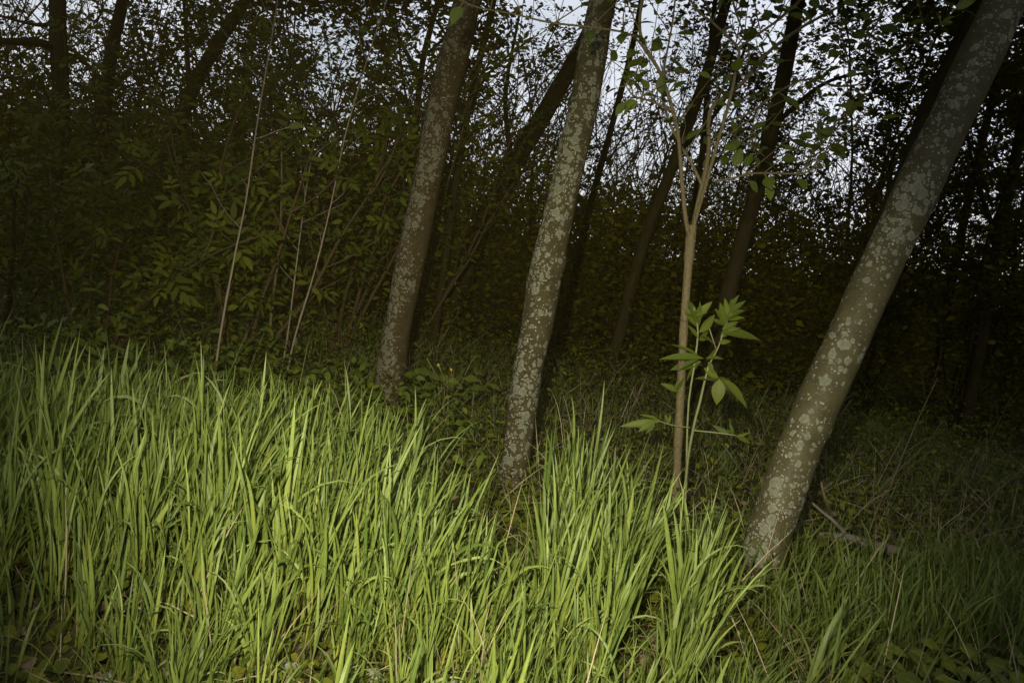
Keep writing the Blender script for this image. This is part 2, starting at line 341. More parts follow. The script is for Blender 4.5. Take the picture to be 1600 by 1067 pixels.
def leaves(name, pos, material, parent=None, size=(0.04, 0.07), w=0.5, tpl=None, flat=0.5, kind='stuff', zlo=-0.7, zhi=0.4):
    n = len(pos); tpl = tpl or rhomb_template(w)
    up = unit(rdir(n) * (1 - flat) + np.array([0, 0, flat])); d = rdir(n, zlo, zhi)
    if parent is not None: pos = pos - np.array(parent.location)
    o = link(name, scatter_mesh(name, tpl, pos, d, up, rng.uniform(*size, n)), material, parent)
    if kind: o['kind'] = kind
    return o
def oriented(d, up):
    d, s_, u_ = frames(np.asarray(d, float), np.asarray(up, float))
    return Matrix(((d[0], s_[0], u_[0], 0), (d[1], s_[1], u_[1], 0), (d[2], s_[2], u_[2], 0), (0, 0, 0, 1)))
def put_leaf(name, me, parent, pos, d, up, size, material=None):
    o = link(name, me, material, parent); base = parent.parent.location if parent.parent else parent.location
    o.matrix_local = Matrix.Translation(Vector(pos) - base) @ oriented(d, up) @ Matrix.Scale(size, 4)
    return o

# ------------------------------------------------------------------ the ground
def spaced(a, b, near, n):
    t = np.linspace(-1, 1, n); return near * np.sinh(t * math.asinh(b / near))
gx = spaced(-150, 150, 1.2, 170); gy = 3 + spaced(-150, 150, 1.2, 170)
GX, GY = np.meshgrid(gx, gy); GZ = hz(GX, GY)
near = np.exp(-((GX) ** 2 + (GY - 3) ** 2) / 60)
GZ = GZ + near * np.array([mnoise.noise(Vector((x * 5, y * 5, 0))) for x, y in zip(GX.ravel(), GY.ravel())]).reshape(GX.shape) * 0.012
idx = np.arange(170 * 170).reshape(170, 170)
gq = np.stack([idx[:-1, :-1], idx[:-1, 1:], idx[1:, 1:], idx[1:, :-1]], -1).reshape(-1, 4)
tag(link('ground', np_mesh('ground', np.stack([GX, GY, GZ], -1), gq), M['soil']), kind='structure')

# ------------------------------------------------------------------ trunks
def trunk_mesh(name, path, rad, sides, rings, lump, parent, material, seed, bumps=()):
    """path rows are world points; rad the half width; a single closed skin with swellings and a flared foot"""
    row = smooth_path(np.column_stack([path, rad]), rings); pts, r = row[:, :3], row[:, 3]
    wob = np.array([[mnoise.noise(Vector((q[2] * 2.3, seed * 7, 0))), 0, 0] for q in pts]) * r.mean() * .2
    pts = pts + wob; r = r * (1 + .07 * np.array([mnoise.noise(Vector((q[2] * 3.1, seed * 3, 5))) for q in pts]))
    t = unit(np.gradient(pts, axis=0)); a = unit(np.cross(t, np.array([0, -1.0, 0.0]))); b = np.cross(t, a)   # a points left to right
    th = np.arange(sides) * 2 * np.pi / sides
    dirs = np.cos(th)[None, :, None] * a[:, None] + np.sin(th)[None, :, None] * b[:, None]
    L = np.concatenate([[0], np.cumsum(np.linalg.norm(np.diff(pts, axis=0), axis=1))])
    V = np.zeros((rings, sides, 3))
    for i in range(rings):
        for j in range(sides):
            q = pts[i] + dirs[i, j] * r[i]
            k = 1 + lump * mnoise.noise(Vector(q * 4) + Vector((seed, 0, 0))) + lump * 0.35 * mnoise.noise(Vector(q * 16) + Vector((seed, 9, 0)))
            k += 0.55 * math.exp(-max(L[i] - 0.08, 0) / 0.07) * (0.45 + 0.3 * math.cos(3 * th[j] + seed) + 0.2 * math.cos(5 * th[j])) if L[i] < 0.5 else 0
            for (bl, ba, bh, bw) in bumps:
                k += bh * math.exp(-((L[i] - bl) / bw) ** 2 - ((math.remainder(th[j] - ba, 2 * math.pi)) / 0.5) ** 2)
            V[i, j] = pts[i] + dirs[i, j] * r[i] * k
    i = np.arange(rings - 1)[:, None] * sides; j = np.arange(sides)[None]; j2 = (j + 1) % sides
    q = np.stack([i + j, i + j2, i + sides + j2, i + sides + j], -1).reshape(-1, 4)
    c = (rings - 1) * sides; T = np.array([[c, c + x, c + x + 1] for x in range(1, sides - 1)])
    me = np_mesh(name, V.reshape(-1, 3) - np.array(parent.location), [q, T], {'around': np.tile(np.cos(th), rings)})
    return link(name, me, material, parent)
def wander(p0, d0, length, n, wob, lift=0.0):
    """a twig's path"""
    p = np.array(p0, float); d = unit(d0); out = [p.copy()]; st = length / (n - 1)
    for _ in range(n - 1):
        d = unit(d + rng.normal(0, wob, 3) + np.array([0, 0, lift])); p = p + d * st; out.append(p.copy())
    return np.array(out)
def boughs(tree, top, tdir, r0, spread, n_limb, n_leaf, leaf_size, mat_leaf, height):
    """the tree above the picture: limbs, twigs and a crown"""
    tips = []
    for k in range(n_limb):
        a = 2 * math.pi * (k + random.random() * 0.6) / n_limb
        p0 = top + tdir * height * (0.05 + 0.55 * k / n_limb)
        d = np.array([math.cos(a), math.sin(a), random.uniform(0.25, 0.9)])
        pth = wander(p0, d, spread * random.uniform(0.75, 1.15), 8, 0.13, 0.02)
        MB().tube(pth, np.linspace(r0 * 0.45, r0 * 0.08, 8), 6).build('branch', M['bark_dark'], tree)
        for q in pth[2:]:
            for _ in range(3): tips.append(wander(q, rdir(1, -0.2, 0.7)[0], spread * random.uniform(0.25, 0.5), 4, 0.2))
    tw = MB()
    for tpath in tips: tw.tube(tpath, np.linspace(r0 * 0.09, r0 * 0.02, len(tpath)), 3)
    o = tw.build('twigs', M['bark_twig'], tree); o['kind'] = 'stuff'
    tp = np.concatenate(tips); pos = tp[rng.integers(0, len(tp), n_leaf)] + rng.normal(0, spread * 0.045, (n_leaf, 3))
    pos[:, 2] = np.maximum(pos[:, 2], top[2] - 0.1 + 0.25 * rng.random(n_leaf))
    leaves('crown', pos, mat_leaf, tree, leaf_size, 0.55)

def lichen_tree(px_path, base, label, material, lump, seed, lean, crown, bumps=()):
    b = on_ground(*base)
    tree = root('leaning_tree', b, label, 'tree', None)
    pts = [b + np.array([0, 0, -0.08])]; rad = [px_path[0][2] * 0.5 * b[1] / FPX]
    for (px, py, w) in px_path:
        Y = b[1] + lean * (560 - py) / 560
        q = at(px, py, Y); dist = float(np.dot(q - C3, F3)); pts.append(q); rad.append(w * 0.5 * dist / FPX)
    d = unit(pts[-1] - pts[-3]); tdir = unit(d + np.array([0, 0, 0.12]))
    L = 3.2
    for k in (0.25, 0.5, 0.75, 1.0):
        pts.append(pts[len(px_path)] + tdir * L * k); rad.append(rad[len(px_path)] * (1 - 0.75 * k))
    trunk_mesh('trunk', np.array(pts), np.array(rad), 28, 150, lump, tree, material, seed, bumps)
    top = pts[len(px_path)] + tdir * 0.5
    boughs(tree, top, tdir, rad[len(px_path)], crown, 9, 15000, (0.09, 0.15), M['crown'], 2.6)  # crown above the view, leafed densely to hold back sky light
    return tree
lichen_tree([(600, 628, 44), (607, 610, 44), (613, 560, 46), (632, 450, 45), (654, 350, 45), (688, 180, 45), (730, 0, 43), (752, -90, 42)], (597, 650),
            'slender leaning brown trunk with faint lichen rings, farthest back of the three lit trunks', M['lich1'], 0.08, 1.0, 0.25, 2.4, bumps=((1.1, 2.9, .16, .03), (1.7, 4.2, .14, .03)))
lichen_tree([(804, 725, 44), (814, 650, 46), (833, 530, 49), (849, 440, 50), (871, 350, 49), (907, 180, 46), (943, 0, 43), (961, -90, 42)], (803, 752),
            'middle leaning trunk with a dense band of pale lichen crusts along its left side', M['lich2'], 0.085, 2.0, 0.2, 2.4, bumps=((1.05, .0, .16, .03), (.5, 4.3, .10, .02), (1.55, 3.3, .14, .025), (.12, 4.6, .35, .03)))
lichen_tree([(1194, 872, 67), (1200, 835, 66), (1244, 710, 66), (1284, 615, 66), (1323, 530, 65), (1407, 350, 65), (1489, 180, 65), (1571, 0, 63), (1611, -90, 61)], (1192, 897),
            'thickest and most tilted lichen-spotted trunk, smooth and olive, at right', M['lich3'], 0.07, 3.0, 0.25, 2.8,
            bumps=((0.72, 0.1, 0.16, 0.035), (0.42, 0.2, 0.05, 0.03)))

# dark trees behind
def dark_tree(px_path, Y, label, crown=2.2, limbs=(), sides=12, n_leaf=5000, extra=2.8, group=None, drop=0.9):
    p0 = at(px_path[0][0], px_path[0][1], Y); b = np.array([p0[0], Y, 0.0]); p1 = at(px_path[1][0], px_path[1][1], Y)
    sl = (p1 - p0)[0] / max((p1 - p0)[2], 0.05); sl = max(-0.6, min(0.6, sl)); b[0] = p0[0] - sl * p0[2]; b[2] = float(hz(b[0], Y))
    tree = root('dark_tree', b, label, 'tree', group)
    pts = [b + np.array([0, 0, -0.1])]; rad = [px_path[0][2] * 0.55 * Y / FPX]
    for (px, py, w) in px_path:
        q = at(px, py, Y)
        if q[2] < b[2] + 0.1: continue
        pts.append(q); rad.append(w * 0.43 * Y / FPX)
    n = len(pts) - 1; td = unit(pts[-1] - pts[-2] + np.array([0, 0, 0.2]))
    for k in (0.5, 1.0): pts.append(pts[n] + td * extra * k); rad.append(rad[n] * (1 - 0.75 * k))
    trunk_mesh('trunk', np.array(pts), np.array(rad), sides, 40, 0.08, tree, M['bark_dark'], Y)
    for path in limbs:
        pp = smooth_path([at(x, y, Y + dy) for x, y, w, dy in path], 12)
        MB().tube(pp, np.interp(np.linspace(0, 1, 12), np.linspace(0, 1, len(path)), [w * 0.5 * Y / FPX for x, y, w, dy in path]), 6).build('branch', M['bark_dark'], tree)
    boughs(tree, pts[n] + td * (0.4 - drop), td, rad[n], crown, 6, n_leaf, (0.06, 0.11), M['crown'], extra * 0.8 + drop)
dark_tree([(99, 300, 31), (97, 210, 29), (94, 100, 28), (90, 0, 28), (86, -80, 26)], 6.6, 'upright black trunk at far left with a level branch', limbs=[[(88, 75, 14, 0), (50, 66, 13, -.2), (-40, 66, 10, -.5)], [(92, 30, 8, 0), (60, 40, 6, .2), (-20, 20, 4, .4)]])
dark_tree([(150, 300, 25), (160, 200, 23), (172, 100, 22), (192, 0, 20), (205, -80, 19)], 7.4, 'second black trunk from the left, bending gently to the right', limbs=[[(166, 130, 8, 0), (120, 90, 6, .3), (60, 70, 3, .5)]])
dark_tree([(262, 270, 28), (285, 180, 25), (320, 105, 22), (372, 20, 20), (420, -60, 18)], 6.4, 'black trunk tilting steeply right above the elder bushes', limbs=[[(296, 150, 9, 0), (292, 70, 7, .1), (285, -30, 4, .2)]])
dark_tree([(683, 490, 15), (697, 400, 14), (716, 260, 13), (738, 140, 12), (762, 40, 11), (785, -60, 10)], 6.2, 'thin dark trunk between the two left lichen trunks', 1.6, n_leaf=3500, drop=.0, limbs=[[(726, 200, 6, 0), (760, 120, 5, .2), (830, 60, 3, .4)], [(745, 120, 5, 0), (700, 60, 4, -.3), (640, -30, 3, -.5)]])
dark_tree([(735, 400, 34), (765, 325, 33), (805, 255, 32), (855, 170, 31), (905, 80, 28), (945, 0, 25), (985, -80, 22)], 7.2, 'thick black trunk slanting strongly right behind the middle lichen trunk', n_leaf=3500, drop=.0, limbs=[[(800, 260, 10, 0), (790, 150, 7, .2), (812, 20, 4, .4)]])
dark_tree([(905, 400, 13), (925, 310, 12), (955, 200, 11), (985, 85, 10), (1010, -40, 9)], 7.6, 'thin black trunk just right of the middle lichen trunk', 1.6, n_leaf=3500, drop=.0)
dark_tree([(945, 585, 24), (968, 520, 23), (1005, 380, 21), (1045, 275, 20), (1085, 170, 19), (1120, 60, 18), (1150, -60, 16)], 6.3, 'dim brown trunk leaning behind the forked sapling', n_leaf=3500, drop=.0, limbs=[[(1060, 240, 8, 0), (1130, 160, 6, .3), (1180, 30, 4, .4)]])
dark_tree([(1128, 500, 30), (1150, 410, 29), (1182, 300, 28), (1212, 180, 27), (1232, 80, 26), (1252, -20, 25), (1265, -90, 24)], 5.6, 'black trunk standing between the forked sapling and the thickest lichen trunk', limbs=[[(1205, 200, 9, 0), (1290, 130, 6, .3), (1380, 110, 3, .6)]])
dark_tree([(1350, 430, 36), (1405, 300, 36), (1450, 180, 35), (1495, 80, 34), (1540, -30, 32)], 4.6, 'black trunk half hidden behind the thickest lichen trunk', 2.4)
dark_tree([(1535, 520, 20), (1560, 380, 19), (1590, 230, 18), (1625, 60, 17)], 6.6, 'dim trunk at the right edge beyond the thickest lichen trunk', 2.0, limbs=[[(1560, 380, 8, 0), (1520, 260, 6, .2), (1500, 120, 4, .4)]])
dark_tree([(640, 330, 12), (650, 200, 11), (662, 90, 10), (690, -20, 9)], 8.6, 'thin forked black trunk left of the slender lichen trunk', 1.6, n_leaf=3500, drop=.0, limbs=[[(655, 120, 8, 0), (615, 40, 6, .2), (600, -40, 4, .3)], [(662, 90, 6, 0), (700, 50, 5, 0), (730, -30, 4, .2)]])
dark_tree([(1085, 330, 11), (1100, 210, 10), (1108, 100, 9), (1122, -40, 8)], 8.0, 'thin straight dark trunk seen through the fork of the sapling', 1.6, n_leaf=3500, drop=.0)
dark_tree([(1470, 540, 16), (1490, 420, 15), (1525, 260, 14), (1560, 120, 13)], 8.4, 'faint distant trunk in the gloom right of the thickest lichen trunk', 1.6)

# ------------------------------------------------------------------ the forked sapling
def px_branch(path, Y0, n=14):
    rows = smooth_path([[*at(x, y, Y0 + dy), w * 0.5 * Y0 / FPX] for x, y, w, dy in path], n); return rows[:, :3], rows[:, 3]
sb = on_ground(1055, 818); SY = sb[1]
sap = root('forked_sapling', sb, 'young tree with a thin pale tan stem that forks into leafy branches', 'tree')
p, r = px_branch([(1053, 835, 17, 0), (1055, 800, 15, 0), (1059, 700, 15, 0), (1064, 600, 15, .01), (1069, 500, 14, .01), (1075, 420, 15, .02), (1079, 372, 18, .02), (1082, 352, 14, .02)], SY, 60)
r = r * (1 + 0.16 * np.array([math.exp(-((i % 13) - 6) ** 2 / 1.5) for i in range(60)]))
MB().tube(p, r * .88, 12).build('trunk', M['bark_sap'], sap)
BR = [
    [(1078, 376, 11, .02), (1071, 340, 10, -.02), (1066, 290, 9, -.05), (1060, 215, 8, -.08), (1052, 175, 8, -.1), (1032, 115, 7, -.13), (1004, 66, 7, -.16), (1000, 25, 6, -.18), (1010, -40, 5, -.2)],
    [(1081, 374, 12, .02), (1086, 340, 11, .05), (1096, 295, 11, .08), (1107, 240, 10, .12), (1109, 175, 9, .15), (1135, 150, 9, .18), (1162, 128, 9, .2), (1200, 82, 8, .25), (1258, 40, 7, .3), (1320, 5, 6, .35), (1370, -40, 5, .4)],
    [(1082, 360, 9, .02), (1092, 325, 8, .0), (1104, 285, 8, -.04), (1122, 220, 7, -.08), (1138, 165, 7, -.12), (1151, 105, 6, -.15), (1153, 76, 6, -.16), (1120, 42, 5, -.18), (1085, 12, 4, -.2), (1070, -30, 3, -.2)],
    [(1153, 76, 5, -.16), (1190, 50, 5, -.2), (1225, 25, 4, -.22), (1262, -12, 4, -.25)],
    [(1098, 292, 8, .08), (1080, 255, 7, .1), (1062, 225, 6, .12), (1040, 175, 6, .15), (1036, 120, 5, .17), (1050, 40, 4, .2), (1058, -30, 4, .2)],
    [(1114, 284, 5, -.02), (1140, 280, 5, -.05), (1180, 271, 4, -.1), (1255, 271, 4, -.15), (1275, 255, 3, -.17), (1296, 240, 2, -.2)],
    [(1030, 112, 5, -.13), (1012, 85, 5, -.15), (985, 55, 4, -.18), (930, 44, 4, -.22), (860, 36, 4, -.27), (800, 22, 3, -.3), (745, 12, 3, -.33), (700, -8, 2, -.36)],
    [(1130, 190, 5, .15), (1170, 178, 5, .17), (1215, 145, 5, .2), (1260, 124, 5, .25), (1305, 135, 5, .27), (1345, 131, 4, .28), (1352, 110, 4, .28), (1400, 85, 4, .3), (1450, 55, 3, .32), (1490, 18, 2, .34), (1510, -10, 2, .35)],
    [(1352, 112, 4, .28), (1355, 70, 4, .27), (1372, 30, 3, .26), (1385, -10, 2, .26)],
    [(1325, 130, 3, .27), (1326, 105, 3, .27), (1320, 80, 2, .26), (1300, 60, 2, .25)],
    [(1257, 271, 3, -.15), (1268, 240, 2, -.14), (1285, 222, 2, -.12)],
    [(1163, 128, 5, .2), (1170, 80, 4, .18), (1150, 20, 4, .16), (1140, -30, 3, .15)],
    [(1106, 215, 5, .13), (1130, 240, 4, .2), (1165, 225, 3, .25), (1195, 245, 2, .3)],
    [(1052, 175, 5, -.1), (1020, 160, 4, -.14), (990, 150, 3, -.2), (975, 130, 2, -.22)],
]
sap_leaf = np_mesh('sapling_leaf', *(lambda t: (t[0], [t[1], t[2]], {'rnd': np.full(len(t[0]), .1), 'along': t[3], 'across': t[4]}))(leaf_template(0.58, 5, 0.10, 0.16)))
young_leaf = np_mesh('young_leaf', *(lambda t: (t[0], [t[1], t[2]], {'rnd': np.full(len(t[0]), .1), 'along': t[3], 'across': t[4]}))(leaf_template(0.5, 5, 0.16, 0.25)))
sap_leaf.materials.append(M['sapleaf']); young_leaf.materials.append(M['young'])
nl = 0
for bi, br in enumerate(BR):
    pts, rr = px_branch(br, SY, 26)
    bo = MB().tube(pts, rr * .72, 7).build('branch', M['bark_sap'], sap)
    for i in range(5, 26, 3):
        q = pts[i]; t = unit(pts[i] - pts[i - 1])
        if br[min(len(br) - 1, int(i / 26 * len(br)))][1] > 250 and bi in (0, 1, 2, 4): continue
        for sg in (-1, 1):
            if random.random() < 0.22: continue
            side = unit(np.cross(t, rdir(1)[0])); d = unit(side + 0.4 * t + np.array([0, -0.1, -0.15]))
            stem = 0.02 + 0.03 * random.random(); q2 = q + d * stem
            MB().tube(np.array([q, q + d * stem * .6 + [0, 0, .003], q2]), 0.0011, 3).build('leaf_stalk', M['stem'], bo)
            d2 = unit(d + np.array([0, 0, -0.35 * random.random()])); up = unit(np.array([0, -0.5, 0.8]) + rng.normal(0, 0.45, 3))
            put_leaf('leaf', sap_leaf, bo, q2, d2, up, random.uniform(0.045, 0.08)); nl += 1
    for i in range(8, 25, 3):                    # thin steep twigs with small leaves
        if pts[i][2] < 1.25: continue
        tq = wander(pts[i], unit(rdir(1, -.1, .5)[0] + np.array([.15, 0, 1.0])), random.uniform(.15, .38), 7, .12, .03)
        MB().tube(tq, np.linspace(.0026, .001, 7), 5).build('twig', M['bark_sap'], bo)
        for k in (2, 4, 6):
            put_leaf('leaf', sap_leaf, bo, tq[k], unit(rdir(1, -.4, .5)[0]), unit(np.array([0, -.6, .8]) + rng.normal(0, .4, 3)), random.uniform(.04, .07))
    if bi in (7, 8, 9):
        for _ in range(3):
            put_leaf('leaf', young_leaf, bo, pts[-5], unit(rdir(1, 0, 0.8)[0] + np.array([0.2, -.1, .2])), unit(np.array([0, -.8, .6]) + rng.normal(0, .2, 3)), random.uniform(.05, .07))
# the lone bright young leaf at the top right
put_leaf('leaf', young_leaf, sap, at(1492, 16, SY + .34), unit(at(1530, -8, SY + .3) - at(1492, 16, SY + .34)), np.array([0.1, -.8, .5]), 0.085)

# ------------------------------------------------------------------ elder shoot beside it
es = root('elder_shoot', on_ground(1072, 790) + np.array([0, 0.03, 0]), 'green shoot with fresh compound leaves beside the forked sapling stem', 'plant')
EY = SY - 0.03
lf_one = np_mesh('elder_leaflet', *(lambda t: (t[0], [t[1], t[2]], {'rnd': np.full(len(t[0]), .1), 'along': t[3], 'across': t[4]}))(leaf_template(0.36, 5, 0.12, 0.2)))
lf_one.materials.append(leaf_mat('elder_shoot_leaf', (0.048, 0.076, 0.007), (0.100, 0.122, 0.012), 0.5, 0.35, spec=0.2, vein=0.3))
stems = [[(1070, 800, 8, 0), (1073, 730, 7, 0), (1084, 665, 7, 0), (1093, 630, 7, 0), (1101, 595, 6, 0), (1108, 570, 4, 0)],
         [(1072, 760, 6, .02), (1075, 640, 5, .02), (1084, 575, 5, .02), (1090, 528, 5, .02), (1089, 505, 4, .02), (1084, 480, 3, .02)],
         [(1105, 575, 4, .0), (1121, 545, 4, .02), (1130, 520, 4, .03), (1140, 490, 3, .04)],
         [(1078, 668, 3, .0), (1050, 664, 3, -.02), (1025, 656, 3, -.04)],
         [(1082, 672, 3, 0), (1120, 676, 3, -.02), (1150, 680, 2, -.04)],
         [(1119, 546, 3, .02), (1112, 525, 3, .0), (1106, 505, 2, 0)]]
for st in stems:
    pts, rr = px_branch(st, EY, 14); MB().tube(pts, rr * .65, 6).build('stem', M['stem'], es)
# leaflets: foot pixel, tip pixel, depth offset
for (x0, y0, x1, y1, dy, wd) in [
    (1088, 506, 1080, 466, 0, 1), (1090, 500, 1072, 486, .02, .9), (1087, 495, 1104, 486, -.03, .8), (1138, 488, 1152, 460, .05, .8), (1136, 494, 1134, 464, .02, .8), (1130, 508, 1112, 496, .03, .9), (1128, 518, 1156, 512, .02, .8), (1092, 530, 1112, 512, .02, .9), (1090, 528, 1076, 505, -.02, .9), (1086, 500, 1110, 470, .02, 1), (1092, 512, 1070, 478, .03, .9), (1092, 520, 1120, 492, -.02, 1), (1090, 505, 1098, 472, -.01, .9),
    (1138, 495, 1146, 466, .03, 1), (1138, 492, 1162, 468, .04, .9), (1134, 502, 1163, 480, .02, .9), (1132, 510, 1128, 475, .03, 1), (1135, 505, 1118, 480, .02, .9),
    (1126, 520, 1192, 522, .0, .9), (1125, 528, 1150, 505, .03, 1), (1122, 535, 1143, 533, .02, 1.1), (1118, 540, 1098, 520, .01, 1), (1128, 515, 1154, 500, .01, .9),
    (1100, 560, 1030, 553, -.03, .6), (1102, 560, 1134, 556, -.02, .7), (1104, 562, 1122, 545, .02, .9), (1106, 565, 1116, 582, -.03, 1.2), (1096, 565, 1046, 575, .02, .9),
    (1085, 592, 1128, 590, -.01, 1.3), (1100, 575, 1125, 592, .0, 1.2), (1124, 592, 1120, 632, -.04, 1.5), (1128, 592, 1174, 632, -.06, .9), (1120, 590, 1150, 612, .0, .8),
    (1030, 658, 970, 664, -.04, .55), (1026, 656, 998, 672, -.05, .9), (1030, 658, 1022, 640, -.03, .9), (1045, 664, 1040, 648, 0, .9),
    (1148, 680, 1176, 692, -.05, .8), (1140, 678, 1112, 664, -.01, .8), (1146, 679, 1140, 660, -.02, .7), (1060, 612, 1035, 598, .02, .9), (1056, 610, 1070, 592, .02, .9)]:
    a = at(x0, y0, EY + dy); b = at(x1, y1, EY + dy + random.uniform(-.03, .03))
    o = put_leaf('leaf', lf_one, es, a, b - a, unit(np.array([0.1, -0.75, 0.65]) + rng.normal(0, .3, 3)), float(np.linalg.norm(b - a)))
    o.scale = (o.scale[0], o.scale[1] * wd * .98, o.scale[2])
    for sg in (-1, 1):                           # smaller leaflets at either side
        if random.random() < .72: continue
        c = b + np.cross(b - a, [0, -1.0, 0]) * sg * random.uniform(.45, .75) + rng.normal(0, .006, 3); c = a + (c - a) * random.uniform(.5, .75)
        o = put_leaf('leaf', lf_one, es, a + (b - a) * random.uniform(-.05, .1), c - a, unit(np.array([0.1, -0.75, 0.65]) + rng.normal(0, .4, 3)), float(np.linalg.norm(c - a)))
        o.scale = (o.scale[0], o.scale[1] * wd * .85, o.scale[2])

# ------------------------------------------------------------------ elder shrubs and canes at left
comp2 = compound_template(2, 0.38); comp1 = compound_template(1, 0.42)
def tmesh(name, t): return np_mesh(name, t[0], [t[1], t[2]], {'rnd': np.full(len(t[0]), .1), 'along': t[3], 'across': t[4]})
elder_leaf = [tmesh('elder_leaf', comp2), tmesh('elder_leaf', comp1)]
for e in elder_leaf: e.materials.append(M['elder'])
def elder_shrub(x, y, h, n_stem, spread, label, lsize=(0.115, 0.19)):
    b = np.array([x, y, float(hz(x, y))]); sh = root('elder_shrub', b, label, 'shrub', 'elder shrubs at the left edge of the clearing')
    cloud = []
    for k in range(n_stem):
        a = 2 * math.pi * (k + random.random() * .7) / n_stem; hh = h * random.uniform(0.65, 1.08)
        d = np.array([math.cos(a) * spread, math.sin(a) * spread, 1.0])
        pts = wander(b + 0.04 * np.array([math.cos(a), math.sin(a), 0]), d, hh, 12, 0.07, 0.015)
        so = MB().tube(pts, np.linspace(0.013, 0.004, 12), 6).build('stem', M['bark_twig'], sh)
        subs = [pts]
        for i in (3, 5, 7, 8):
            q = wander(pts[i], unit(rdir(1, 0.1, 0.7)[0] + unit(pts[i] - pts[i - 1]) * .5 + np.array([0, -.25, 0])), hh * random.uniform(.22, .4), 6, .1, .03)
            MB().tube(q, np.linspace(0.006, 0.003, 6), 5).build('twig', M['bark_twig'], so); subs.append(q)
        cloud += subs
        for q in subs:
            m = len(q)
            for i in range(max(1, m // 3), m, 2):
                t = unit(q[i] - q[i - 1]); s0 = unit(np.cross(t, rdir(1)[0]))
                for sg in (-1, 1):
                    if random.random() < .15: continue
                    dd = unit(sg * s0 + 0.45 * t + np.array([0, -.12, .05])); up = unit(np.array([0, -.35, 1.0]) + rng.normal(0, .3, 3))
                    put_leaf('leaf', random.choice(elder_leaf), so, q[i], dd, up, random.uniform(*lsize))
            put_leaf('leaf', elder_leaf[0], so, q[-1], unit(q[-1] - q[-2] + rng.normal(0, .2, 3)), np.array([.2, -.8, .4]), random.uniform(*lsize) * .8)
    cl = np.concatenate(cloud); nf = int(220 * n_stem); pf = cl[rng.integers(0, len(cl), nf)] + rng.normal(0, .07, (nf, 3)); pf[:, 1] += .06
    leaves('foliage', pf, M['elder'], sh, (.035, .075), .5, leaf_template(.42, 2, .12, .25))
elder_shrub(-2.75, 4.25, 1.15, 4, .55, 'low spreading elder shrub with drooping leaves at the left edge')
elder_shrub(-2.05, 3.95, 1.15, 4, .5, 'nearest elder shrub, its upright leaf clusters lit above the tall grass')
elder_shrub(-2.45, 5.2, 1.6, 4, .5, 'elder shrub standing behind the low one at the left edge')
elder_shrub(-1.45, 4.35, 1.6, 5, .4, 'tall elder shrub wrapped around the longest pale cane')
elder_shrub(-1.15, 5.3, 2.7, 7, .3, 'tallest elder shrub, dark, left of the slender lichen trunk')
elder_shrub(-1.75, 5.9, 2.8, 7, .3, 'high dark elder shrub behind the pale canes')

elder_shrub(-3.3, 5.6, 1.75, 6, .5, 'dark elder shrub in front of the upright black trunk')
elder_shrub(-.75, 6.1, 2.7, 6, .28, 'slim dark elder shrub close behind the slender lichen trunk', (.10, .17))
elder_shrub(-2.3, 6.4, 2.6, 6, .35, 'dark elder shrub below the steeply tilting black trunk')

def cane(path, Y, label, mat_='cane'):
    b = at(path[0][0], path[0][1], Y); b[2] = float(hz(b[0], b[1]))
    c = root('pale_cane', b, label, 'cane', 'pale canes among the elders')
    pts = np.vstack([b[None], [at(x, y, Y + dy) for x, y, w, dy in path[1:]]]); rw = smooth_path(np.column_stack([pts, [w * .5 * Y / FPX for x, y, w, dy in path]]), 30)
    rad = .62 * rw[:, 3] * (1 + 0.25 * (np.arange(30) % 5 == 2))
    MB().tube(rw[:, :3], rad, 6).build('stem', M[mat_], c)
    tw = []
    for i in range(12, 29, 3):
        q = wander(rw[i, :3], unit(rdir(1, .2, .7)[0] + np.array([0, -.1, .4])), random.uniform(.15, .35), 5, .15)
        MB().tube(q, np.linspace(.0025, .0012, 5), 4).build('twig', M[mat_], c)
        for k in range(2): put_leaf('leaf', sap_leaf, c, q[2 + k], rdir(1, -.3, .4)[0], unit(np.array([0, -.5, 1]) + rng.normal(0, .3, 3)), random.uniform(.05, .08), None)
cane([(335, 590, 7, 0), (345, 520, 6, 0), (367, 400, 5, .03), (385, 310, 4, .05), (404, 180, 3.5, .08), (428, 40, 3, .1), (438, -30, 3, .1)], 3.6, 'longest pale cane rising from the grass through the elder leaves')
cane([(446, 590, 5, 0), (460, 530, 5, 0), (490, 430, 4, .03), (515, 330, 4, .06), (540, 210, 3.5, .1), (575, 90, 3, .12), (605, 0, 3, .15)], 4.1, 'pale cane bending right towards the slender lichen trunk')
cane([(437, 590, 5, 0), (450, 520, 4, 0), (465, 400, 4, .05), (478, 300, 3, .1), (490, 230, 3, .12)], 4.2, 'short pale cane just left of the cane that bends right')
cane([(418, 580, 9, 0), (425, 480, 8, 0), (436, 390, 6, 0), (440, 300, 5, .05), (440, 220, 4, .1)], 4.4, 'brownish straight cane in the middle of the cane group', 'bark_sap')
cane([(140, 560, 4, 0), (140, 470, 4, 0), (150, 360, 3, 0), (158, 270, 3, 0)], 4.2, 'short dull cane among the leaves of the nearest elder', 'bark_sap')

